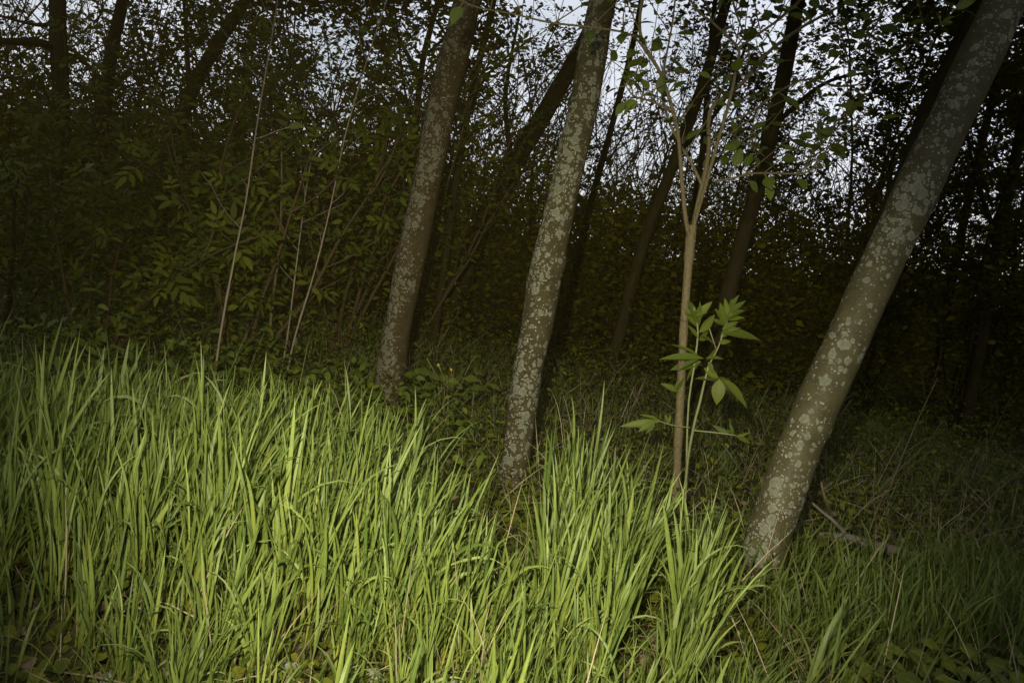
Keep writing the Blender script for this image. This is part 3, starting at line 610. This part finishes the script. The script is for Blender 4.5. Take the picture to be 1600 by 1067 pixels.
# ------------------------------------------------------------------ thin-stemmed shrubs in the thicket
def coppice(label, x, y, h, n_stem, n_leaf, lean=0.1, leafmat='back', size=(0.035, 0.065)):
    b = np.array([x, y, float(hz(x, y))])
    sh = root('thicket_shrub', b, label, 'shrub', 'twiggy shrubs of the thicket')
    tips = []; tw = MB()
    for k in range(n_stem):
        a = random.random() * 6.283; s_ = random.uniform(.1, .55)
        pts = wander(b + .12 * rdir(1, 0, 0)[0] * random.random(), np.array([math.cos(a) * s_ + lean * random.random(), math.sin(a) * s_, 1]), h * random.uniform(.7, 1.1), 12, .11, .01)
        r0 = random.uniform(.008, .02); MB().tube(pts, np.linspace(r0, r0 * .25, 12), 5).build('stem', M['bark_dark'], sh)
        for i in range(2, 12):
            for _ in range(random.randint(1, 3)):
                q = wander(pts[i], unit(unit(pts[i] - pts[i - 1]) * .5 + rdir(1, -.2, .7)[0]), random.uniform(.3, .95), 6, .2, .02)
                tw.tube(q, np.linspace(r0 * .3, r0 * .08, 6), 3); tips.append(q)
                for _ in range(2):
                    q2 = wander(q[random.randint(1, 4)], unit(rdir(1, -.2, .8)[0] + (q[3] - q[2]) * 4), random.uniform(.12, .35), 4, .15)
                    tw.tube(q2, np.linspace(r0 * .14, r0 * .05, 4), 3); tips.append(q2)
    o = tw.build('twigs', M['bark_twig'], sh); o['kind'] = 'stuff'
    tp = np.concatenate(tips); pos = tp[rng.integers(0, len(tp), n_leaf)] + rng.normal(0, .03, (n_leaf, 3))
    leaves('foliage', pos, M[leafmat], sh, size, .55)
SHRUBS = ['twiggy dark shrub cut by the left edge, behind the level branch', 'twiggy dark shrub left of and behind the upright black trunk', 'dark leafy shrub between the second black trunk and the steeply tilting one',
          'dark leafy shrub just right of the steeply tilting black trunk', 'dense black shrub filling the gap behind the pale canes', 'dense black shrub against the left side of the slender lichen trunk',
          'sparse twiggy shrub between the two left lichen trunks', 'sparse twiggy shrub half hidden by the middle lichen trunk', 'sparse twiggy shrub right of the middle lichen trunk', 'sparse twiggy shrub seen through the left arm of the forked sapling',
          'sparse twiggy shrub seen under the right arm of the forked sapling', 'dense dark shrub right of the trunk that stands beyond the forked sapling', 'dense dark shrub left of the thickest lichen trunk near its top',
          'dense dark shrub right behind the thickest lichen trunk', 'tall dense shrub with pinpricks of sky right of the thickest lichen trunk', 'tall dense shrub at the right edge of the thicket', 'dark shrub cut by the right edge']
for (x, y, h, ns, nlf) in [(-5.6, 8.5, 3.2, 4, 3600), (-4.6, 7.4, 3.4, 4, 3600), (-3.6, 8.6, 3.6, 4, 4000), (-2.7, 7.2, 3.4, 4, 4000), (-1.9, 8.0, 4.0, 5, 7000), (-1.2, 7.0, 3.8, 5, 7000),
                           (-0.6, 9.6, 3.6, 3, 1800), (0.2, 8.6, 4.0, 3, 1500), (0.9, 9.4, 4.0, 5, 2000), (1.5, 8.2, 4.2, 5, 2400), (2.3, 9.6, 4.2, 5, 5000),
                           (2.7, 6.6, 3.8, 5, 9000), (3.3, 7.4, 4.2, 5, 9000), (3.9, 6.8, 4.2, 5, 9000), (4.4, 7.8, 4.6, 5, 9000), (5.3, 8.4, 4.8, 5, 9000), (6.2, 8.0, 4.8, 5, 8000)]:
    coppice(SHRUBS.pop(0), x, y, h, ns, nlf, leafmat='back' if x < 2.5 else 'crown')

# ------------------------------------------------------------------ masses nobody could count
def clumps(n, x0, x1, y0, y1, zf, tight=0.35, per=40):
    c = np.stack([rng.uniform(x0, x1, n // per + 1), rng.uniform(y0, y1, n // per + 1)], -1)
    zc = rng.random(len(c)); k = rng.integers(0, len(c), n)
    p = c[k] + rng.normal(0, tight, (n, 2)); top = zf(p[:, 0], p[:, 1])
    z = np.clip(zc[k] * top + rng.normal(0, tight * .6, n), 0.02, None)
    return np.column_stack([p, hz(p[:, 0], p[:, 1]) + np.minimum(z, top * (1 + .12 * rng.normal(0, 1, n)))])
thick_top = lambda x, y: np.clip(1.36 + .22 * np.exp(-((x - 1.2) / 2) ** 2) + .10 * np.clip(x - 1, 0, 4) + 0.22 * np.sin(1.7 * x + .3 * y) + 0.2 * np.sin(4.1 * x + y) + 0.03 * (y - 7) + .12 * np.sin(9 * x), 0.5, 2.4)
tp = clumps(170000, -11, 12, 6.4, 13, thick_top, .4)
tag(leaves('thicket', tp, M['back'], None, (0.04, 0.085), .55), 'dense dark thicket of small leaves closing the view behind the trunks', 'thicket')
# the wood all round, beyond the thicket; its unseen part behind the camera added to block sky light
def ring_pts(n, r0, r1, zmax, gap=None):
    a = rng.uniform(0, 2 * np.pi, n // 40 + 1); rr = rng.uniform(r0, r1, len(a)); zz = rng.uniform(0, zmax, len(a))
    k = rng.integers(0, len(a), n)
    p = np.column_stack([rr[k] * np.sin(a[k]), 2 + rr[k] * np.cos(a[k]), zz[k]]) + rng.normal(0, 1, (n, 3)) * np.array([.38, .38, .2]); p[:, 2] = np.abs(p[:, 2])
    if gap is not None: p = p[gap(p)]
    return p
def gap(p):
    az = np.degrees(np.arctan2(p[:, 0], p[:, 1])); front = np.abs(az) < 48; open_ = np.exp(-((az - 6) / 14) ** 2)      # thinner wood straight ahead
    keep = np.clip(1.25 - (p[:, 2] - 1.2) * .42, .14 + np.where(az > 0, .92, .6) * (1 - open_), 1)
    return (~front | (rng.random(len(p)) < keep)) & ((np.hypot(p[:, 0], p[:, 1] - 2) > 12.5) | ~(np.abs(az) < 60))
wp = ring_pts(230000, 9, 22, 9.5, gap)
lowp = ring_pts(90000, 12.5, 17, 1.7); lowp = lowp[np.abs(np.degrees(np.arctan2(lowp[:, 0], lowp[:, 1]))) < 55]; wp = np.vstack([wp, lowp])
tag(leaves('woodland', wp, M['crown'], None, (0.10, 0.2), .55), 'far leafy wood showing as a dark mass between the trunks, with an unseen ring behind added for shade', 'woodland')
tw = MB()
for _ in range(2800):
    a = rng.uniform(-.75, .75); rr = rng.uniform(10, 18); b = np.array([rr * math.sin(a), rr * math.cos(a), rng.uniform(.3, 2.5)])
    q = wander(b, np.array([rng.normal(.08, .6), 0, 1]), rng.uniform(.8, 2.4), 7, .2, .02); w0 = rng.uniform(.005, .014); tw.tube(q, np.linspace(w0, w0 * .3, 7), 3)
tag(tw.build('distant_twigs', M['bark_twig']), 'tangle of distant bare twigs crossing the pale sky', 'twigs', kind='stuff')

# herbs and low growth between the grass and the thicket
hp = clumps(34000, -5, 6, 2.75, 7.5, lambda x, y: np.clip(.16 + .05 * (y - 2.7) + .12 * np.clip(-x - .6, 0, 1) + .05 * np.sin(4 * x) * np.sin(3 * y), .06, .8), .16, 25)
tag(leaves('undergrowth', hp, M['herb'], None, (0.018, 0.042), .6, leaf_template(.5, 2, .15, .25), .55), 'low dark herbs and nettles covering the ground among the trunks', 'undergrowth')
fp = clumps(16000, -2.4, 2.6, 1.2, 3.2, lambda x, y: .05 + .03 * np.sin(5 * x) * np.sin(4 * y), .10, 30)
tag(leaves('ground_ivy', fp, M['herb'], None, (0.015, 0.04), .8, leaf_template(.85, 3, .1, .15), .7), 'small round-leaved weeds carpeting the soil under the grass', 'weeds')
lp = np.column_stack([rng.uniform(-3.5, 4.5, 9000), rng.uniform(1.0, 6.5, 9000)]); lp = np.column_stack([lp, hz(lp[:, 0], lp[:, 1]) + .004 + .02 * rng.random(9000) ** 2])
tag(leaves('leaf_litter', lp, M['litter'], None, (0.02, 0.06), .6, leaf_template(.6, 2, .25, .3), .8, zlo=-.2, zhi=.2), 'brown dead leaves and bits strewn over the soil', 'leaf litter')

np_ = clumps(2600, -2.1, -.1, 2.9, 4.3, lambda x, y: .14 + .12 * np.abs(np.sin(4.3 * x + y)) + .12 * np.clip(-x - .7, 0, 1), .09, 22)
tag(leaves('nettle_patch', np_, M['herb2'], None, (0.035, 0.075), .6, leaf_template(.52, 3, .15, .3), .6), 'patch of pointed nettle leaves just behind the tall grass at left', 'nettles')

# ------------------------------------------------------------------ grass
def blades(name, pos, length, width, az, tilt, bend, material, label, cat, stn=8, twist=0.4):
    n = len(pos); u = np.linspace(0, 1, stn)
    prof = np.interp(u, [0, .12, .4, .7, .9, 1], [.42, .7, 1, .8, .38, .02])
    th = tilt[:, None] + bend[:, None] * u[None] ** 2.2                     # angle from upright
    hd = np.stack([np.cos(az), np.sin(az)], -1)
    st = (length / (stn - 1))[:, None]
    dx = np.sin(th) * st; dz = np.cos(th) * st
    X = np.concatenate([np.zeros((n, 1)), np.cumsum((dx[:, 1:] + dx[:, :-1]) / 2, 1)], 1); Z = np.concatenate([np.zeros((n, 1)), np.cumsum((dz[:, 1:] + dz[:, :-1]) / 2, 1)], 1)
    c = np.concatenate([pos[:, None, :2] + X[..., None] * hd[:, None], (pos[:, 2:3] + Z)[..., None]], -1)
    tw_ = rng.normal(0, twist, n)[:, None] + rng.normal(0, twist, n)[:, None] * u[None]
    fc = rng.normal(0, 1.0, n)                                               # which way the flat of the blade looks
    s0 = np.stack([-np.sin(az), np.cos(az), np.zeros(n)], -1)[:, None]; tg = np.stack([np.sin(th) * hd[:, :1], np.sin(th) * hd[:, 1:], np.cos(th)], -1)
    nrm = np.cross(tg, np.broadcast_to(s0, tg.shape)); ang = (fc[:, None] * .7 + tw_)[..., None]
    sd = np.cos(ang) * s0 + np.sin(ang) * nrm; nn = np.cross(sd, tg)
    w = (width[:, None] * prof[None])[..., None] * .5
    V = np.stack([c - sd * w + nn * w * .35, c, c + sd * w + nn * w * .35], 2)   # n, stn, 3, 3
    i = np.arange(stn - 1)[:, None] * 3; q = np.concatenate([np.stack([i + k, i + k + 1, i + k + 4, i + k + 3], -1) for k in (0, 1)], 1).reshape(-1, 4)
    Q = (q[None] + (np.arange(n) * stn * 3)[:, None, None]).reshape(-1, 4)
    at_ = {'rnd': np.repeat(rng.random(n), stn * 3), 'along': np.tile(np.repeat(u, 3), n), 'across': np.tile([-1, 0, 1], n * stn)}
    o = link(name, np_mesh(name, V.reshape(-1, 3), Q, at_), material)
    return tag(o, label, cat, kind='stuff')
def tufts(n_tuft, per, inside, x0, x1, y0, y1, r=.035):
    out = []
    while len(out) < n_tuft:
        x, y = random.uniform(x0, x1), random.uniform(y0, y1)
        if random.random() < inside(x, y): out.append((x, y))
    k = np.repeat(np.arange(n_tuft), per); c = np.array(out)[k]; n = len(k)
    p = c + rng.normal(0, r, (n, 2)); return np.column_stack([p, hz(p[:, 0], p[:, 1]) - .01]), k
def tall_zone(x, y):
    back = 2.72 + .10 * math.sin(5 * x) + .06 * math.sin(13 * x) - (.35 if -.02 < x < .22 else 0) - (.22 if x > .55 else 0)
    if y > back: return 0
    if x > 0.98 - .16 * max(0, 2.3 - y): return 0
    sl = x / y                                   # keep the feet of the stems in view
    if y > 1.85 and -.02 < sl < .085: return .55 if y < 2.12 else 0
    if y > 1.7 and .215 < sl < .275: return 0
    if y > 1.72 and .30 < sl: return .10 if y < 2.2 else 0
    v = .55 + .45 * math.sin(7.3 * x + 1.1 * math.sin(5 * y)) * math.sin(6.1 * y + 2 * math.sin(3 * x)) + .25
    v = max(.25, min(1, v))
    if x < -.55 and y < 1.75: v *= .45           # bare patch at the lower left
    if y < 1.66: v *= .35 if math.sin(9 * x) < .3 else .8
    if x < -1.3: v *= .75
    return v
def culms(n_tuft, zone, x0, x1, y0, y1, hscale):
    """grass plants: each tuft has culms, each culm carries leaves that part from it at different heights"""
    st_p, st_l, st_a, st_t = [], [], [], []; lf = []
    made = 0
    while made < n_tuft:
        x, y = random.uniform(x0, x1), random.uniform(y0, y1)
        if random.random() > zone(x, y): continue
        made += 1; hs = hscale * random.uniform(.72, 1.15) * (1.0 - .3 * min(1, max(0, x - .25))) * (.62 if y < 1.72 or (y > 1.85 and -.02 < x / y < .085) else .85 if y < 1.9 else 1); lx, ly = random.gauss(.03, .05), random.gauss(0, .04)
        for _ in range(random.randint(2, 5)):
            bx, by = x + random.gauss(0, .022), y + random.gauss(0, .022); bz_ = float(hz(bx, by)) - .01
            h = hs * random.uniform(.10, .24); tx, ty = lx + random.gauss(0, .13), ly + random.gauss(0, .11)
            tl_ = math.hypot(tx, ty); az_ = math.atan2(ty, tx)
            st_p.append((bx, by, bz_)); st_l.append(h); st_a.append(az_); st_t.append(tl_)
            nl_ = random.randint(3, 5); az0 = random.uniform(0, 6.283)
            for k in range(nl_):
                u = (.12 + .88 * (k + .6 * random.random()) / nl_); q = (bx + math.sin(tl_) * math.cos(az_) * h * u, by + math.sin(tl_) * math.sin(az_) * h * u, bz_ + math.cos(tl_) * h * u)
                a = az0 + k * math.pi + random.gauss(0, .5)
                dv = np.array([tx * .8 + math.cos(a) * random.uniform(.03, .24), ty * .8 + math.sin(a) * random.uniform(.03, .20)]); t_ = float(np.hypot(*dv))
                droop = random.uniform(.8, 2.2) if random.random() < .17 else random.uniform(.0, .42)
                lf.append((*q, hs * random.uniform(.17, .37) * (1.1 - .25 * abs(u - .6)), (.8 if y < 1.8 else 1.12) * random.choice((.7, 1, 1, 1.4)) * random.uniform(.0045, .0108), math.atan2(dv[1], dv[0]), t_, droop))
    A = np.array(lf); n = len(A)
    o = blades('tall_grass', A[:, :3], A[:, 3], A[:, 4], A[:, 5], A[:, 6], A[:, 7], M['grass'], 'tall fresh green grass blades filling the flash-lit foreground', 'grass', 9, .35)
    m = len(st_p)
    o2 = blades('grass_stems', np.array(st_p), np.array(st_l), rng.uniform(.0045, .0065, m), np.array(st_a), np.array(st_t), np.zeros(m), M['culm'], 'pale yellowish grass stems at the foot of the tall blades', 'grass', 4, .2)
    return o
culms(670, tall_zone, -2.5, 1.0, 1.3, 2.85, 1.0)
low_zone = lambda x, y: 1.0 if y < 2.6 else .6
tp_, k_ = tufts(4200, 7, low_zone, -3.2, 3.8, 1.2, 6.8, .06); n = len(tp_)
blades('low_grass', tp_, np.where(tp_[:, 1] > 2.8, .75, 1) * rng.uniform(.06, .24, n), rng.uniform(.002, .0075, n), rng.uniform(0, 6.283, n), rng.uniform(.05, .5, n), rng.uniform(.0, 1.6, n), M['lowgrass'],
       'shorter thin grass growing under and behind the tall blades', 'grass', 6)
right_zone = lambda x, y: 0 if y < 1.9 + .2 * x else 1.0 if (x > .95 and y < 2.8 - .12 * math.sin(6 * x)) else 0
tp_, k_ = tufts(240, 7, right_zone, .9, 2.6, 1.6, 3.0, .05); n = len(tp_)
blades('right_grass', tp_, rng.uniform(.10, .28, n), rng.uniform(.005, .010, n), rng.uniform(0, 6.283, n), rng.uniform(.02, .3, n), rng.uniform(0, 1.2, n), M['lowgrass'],
       'dim knee-low grass right of the thickest lichen trunk', 'grass', 7).name = 'dim_grass'
n = 2300; px = rng.uniform(-2.4, 3.4, n); py = 1.4 + 5.1 * rng.random(n) ** 1.5
blades('dead_straw', np.column_stack([px, py, hz(px, py)]), rng.uniform(.1, .4, n), rng.uniform(.0018, .004, n), rng.uniform(0, 6.283, n), rng.uniform(.2, 1.45, n), rng.uniform(0, .6, n), M['straw'],
       'scattered dry straw among the green grass', 'straw', 5)

# ------------------------------------------------------------------ dry stalks, dead branch, small plants
for (x0, y0, x1, y1, Y) in [(1325, 775, 1440, 700, 3.3), (1315, 790, 1400, 760, 3.2), (1425, 850, 1530, 700, 3.3), (1480, 830, 1600, 730, 3.4), (1350, 850, 1385, 765, 3.1), (1480, 845, 1600, 820, 3.2),
                            (1560, 840, 1602, 775, 3.3), (1230, 730, 1330, 625, 3.6), (1400, 700, 1465, 590, 3.9), (1520, 690, 1580, 620, 4.0), (1150, 770, 1210, 650, 3.5), (980, 650, 1010, 590, 4.6),
                            (930, 640, 985, 560, 5.0), (955, 650, 960, 575, 4.8), (900, 640, 935, 580, 5.0), (880, 640, 870, 560, 5.0)]:
    a = at(x0, y0, Y); a[2] = float(hz(a[0], a[1])); b = at(x1, y1, Y - .1)
    st = root('dry_stalk', a, 'thin dry stalk leaning right out of the undergrowth right of the thickest lichen trunk' if x0 > 1300 else
              'thin dry stalk standing between the forked sapling and the thickest lichen trunk' if x0 > 1100 else 'thin dry stalk standing between the middle lichen trunk and the forked sapling', 'stalk', 'dry stalks in the undergrowth')
    pth = smooth_path([a, a * .5 + b * .5 + np.array([0, 0, .02 + .04 * random.random()]), b], 10)
    MB().tube(pth, np.linspace(.0028, .0012, 10), 5).build('stem', M['cane'] if random.random() < .5 else M['bark_sap'], st)
    for i in (4, 6, 7, 8):
        q = wander(pth[i], unit((b - a) + rng.normal(0, .35, 3) * np.linalg.norm(b - a)), np.linalg.norm(b - a) * random.uniform(.15, .35), 4, .12)
        MB().tube(q, np.linspace(.0012, .0006, 4), 3).build('side_stem', M['bark_sap'], st)
lg = root('fallen_branch', on_ground(1420, 875), 'grey dead branch lying in the grass right of the thickest trunk', 'branch')
lpth = smooth_path([on_ground(1275, 850) + [0, 0, .04], on_ground(1330, 862) + [0, 0, .05], on_ground(1420, 882) + [0, 0, .035], on_ground(1500, 908) + [0, 0, .03], on_ground(1580, 925) + [0, 0, .03]], 24)
lr = np.interp(np.linspace(0, 1, 24), [0, .3, .7, 1], [.014, .024, .022, .026]) * (1 + .12 * rng.normal(0, 1, 24))
MB().tube(lpth, lr, 10).build('stem', M['deadwood'], lg)
MB().tube(wander(lpth[5], np.array([-.4, .1, .35]), .2, 5, .15), np.linspace(.010, .004, 5), 6).build('twig', M['deadwood'], lg)
MB().tube(wander(lpth[14], np.array([.5, .3, .4]), .16, 5, .15), np.linspace(.008, .003, 5), 6).build('twig', M['deadwood'], lg)
tg_ = root('dead_twig', on_ground(1300, 815), 'small crooked dead twig standing behind the thickest trunk', 'twig')
MB().tube(np.array([on_ground(1300, 815), at(1293, 790, 3.1), at(1285, 765, 3.1), at(1283, 752, 3.1)]), [.008, .007, .006, .004], 6).build('stem', M['bark_sap'], tg_)
MB().tube(np.array([at(1285, 765, 3.1), at(1297, 757, 3.08), at(1302, 752, 3.05)]), [.005, .004, .002], 5).build('side_stem', M['bark_sap'], tg_)

# bramble at the lower right corner
bt = leaf_template(.60, 7, .16, .22, .36)
for i_ in range(1, len(bt[0]) - 1):                       # toothed edge
    if bt[4][i_] and ((i_ - 1) // 3) % 2: bt[0][i_, 1] *= .80; bt[0][i_, 0] += .035
br_leaf = tmesh('bramble_leaf', bt); br_leaf.materials.append(M['bramble'])
bb = on_ground(1480, 1040); bz = root('bramble_plant', bb, 'sprawling plant with broad yellow-green leaves in the lower right corner', 'plant')
for (x, y, ln, zz) in [(1300, 1000, .10, .14), (1370, 1010, .11, .15), (1420, 1020, .11, .14), (1475, 1030, .10, .15), (1540, 1035, .10, .14), (1580, 1050, .11, .14), (1345, 1045, .10, .13), (1400, 1055, .11, .13), (1460, 1060, .10, .13), (1520, 1062, .11, .12),
                       (1575, 1010, .08, .12), (1440, 1000, .08, .13), (1500, 1010, .09, .13), (1335, 1030, .09, .12), (1385, 1035, .08, .12), (1430, 1042, .08, .12), (1550, 1055, .08, .12), (1495, 1045, .09, .12), (1320, 1055, .08, .12), (1590, 1030, .08, .12)]:
    g = on_ground(x, y + 50); foot = np.array([g[0] + random.uniform(-.03, .03), g[1] + .03, float(hz(g[0], g[1]))]); top = at(x, y, g[1])
    bo = MB().tube(smooth_path([foot, (foot + top) / 2 + [0, .01, .01], top], 6), np.linspace(.0022, .0014, 6), 4).build('stem', M['stem'], bz)
    for k in range(3):
        a = (k - 1) * 1.15 + random.uniform(-.2, .2) - .3; d = np.array([math.cos(a), math.sin(a) * .8 - .1, random.uniform(-.15, .2)])
        put_leaf('leaf', br_leaf, bo, top, d, unit(np.array([0, -.45, .9]) + rng.normal(0, .32, 3)), ln * random.uniform(.45, .78))
# herb with yellow flowers
hb = on_ground(690, 668); ye = root('yellow_flower_herb', hb, 'leafy herb with small yellow flowers between the two left lichen trunks', 'plant')
petal = tmesh('petal', leaf_template(.8, 2, .1, .1)); petal.materials.append(M['flower_y'])
herb_leaf = tmesh('herb_leaf', leaf_template(.7, 3, .1, .2)); herb_leaf.materials.append(M['sapleaf'])
for (x, y) in [(685, 570), (705, 577), (667, 560)]:
    top = at(x, y, hb[1] - .15); MB().tube(smooth_path([hb, hb * .4 + top * .6 + [.02, 0, .03], top], 7), .0018, 4).build('stem', M['stem'], ye)
    if x == 667: continue
    for k in range(5): put_leaf('petal', petal, ye, top, np.array([math.cos(k * 1.26), -.5, math.sin(k * 1.26)]), np.array([0, -1, .3]), .008)
for (x, y) in [(650, 590), (640, 608), (660, 605), (672, 585), (690, 600), (700, 595), (712, 600), (725, 592), (735, 605), (680, 615), (705, 620), (655, 575), (748, 612), (720, 615)]:
    top = at(x, y, hb[1] - .2 + .2 * random.random())
    for k in range(3): put_leaf('leaf', herb_leaf, ye, top, rdir(1, -.4, .3)[0], unit(np.array([0, -.5, .9]) + rng.normal(0, .3, 3)), random.uniform(.04, .075))
    MB().tube(smooth_path([hb, hb * .4 + top * .6 + [0, 0, .02], top], 5), .0014, 3).build('stem', M['stem'], ye)
# mauve dead-nettles in the grass
pp_ = tmesh('petal', leaf_template(.7, 2, .1, .3)); pp_.materials.append(M['flower_p'])
pl_ = tmesh('nettle_leaf', leaf_template(.85, 3, .08, .2)); pl_.materials.append(M['pale_leaf'])
for i, (x, y) in enumerate([(585, 1045), (820, 1000), (715, 1062), (225, 870), (220, 905), (360, 855), (690, 870), (1010, 720), (905, 735), (178, 1050), (455, 1035), (350, 905), (1120, 790), (280, 1020), (770, 905)]):
    g = on_ground(x, y + 25); top = at(x, y, g[1]); h = float(np.linalg.norm(top - g))
    dn = root('dead_nettle', g, 'tiny pale plant with mauve flowers low among the grass', 'plant', 'mauve flowered plants in the grass')
    MB().tube(np.array([g, (g + top) / 2, top]), .0016, 4).build('stem', M['stem'], dn)
    for lv in range(3):
        for k in range(4):
            a = k * 1.57 + lv * .8; put_leaf('leaf', pl_, dn, g + (top - g) * (.45 + .25 * lv), np.array([math.cos(a), math.sin(a), -.2]), np.array([0, -.3, 1.0]) + rng.normal(0, .15, 3), random.uniform(.018, .03) * (1.2 - .2 * lv))
    for k in range(5): put_leaf('petal', pp_, dn, top + np.array([0, 0, -.01]), np.array([math.cos(k * 1.26), math.sin(k * 1.26), .7]), np.array([0, -1, .2]), random.uniform(.010, .016))

# ------------------------------------------------------------------ warm volume added to lift and tint the shadows; not real murk in the air
hx = np.array([(x, y, z) for z in (-1.3, 12.5) for y in (-150, 156) for x in (-153, 153)], float)
shadow_lift_box = tag(link('shadow_lift_box', np_mesh('shadow_lift_box', hx, np.array([(0, 2, 3, 1), (4, 5, 7, 6), (0, 1, 5, 4), (2, 6, 7, 3), (0, 4, 6, 2), (1, 3, 7, 5)]), smooth=False)), kind='stuff')
hm, hn, hl = mat('shadow_lift_veil'); ho = hn.new('ShaderNodeOutputMaterial'); hv = hn.new('ShaderNodeVolumePrincipled')
hv.inputs['Color'].default_value = (1.0, 0.80, 0.32, 1); hv.inputs['Density'].default_value = 0.0005
hl.new(hv.outputs[0], ho.inputs['Volume']); shadow_lift_box.data.materials.append(hm)
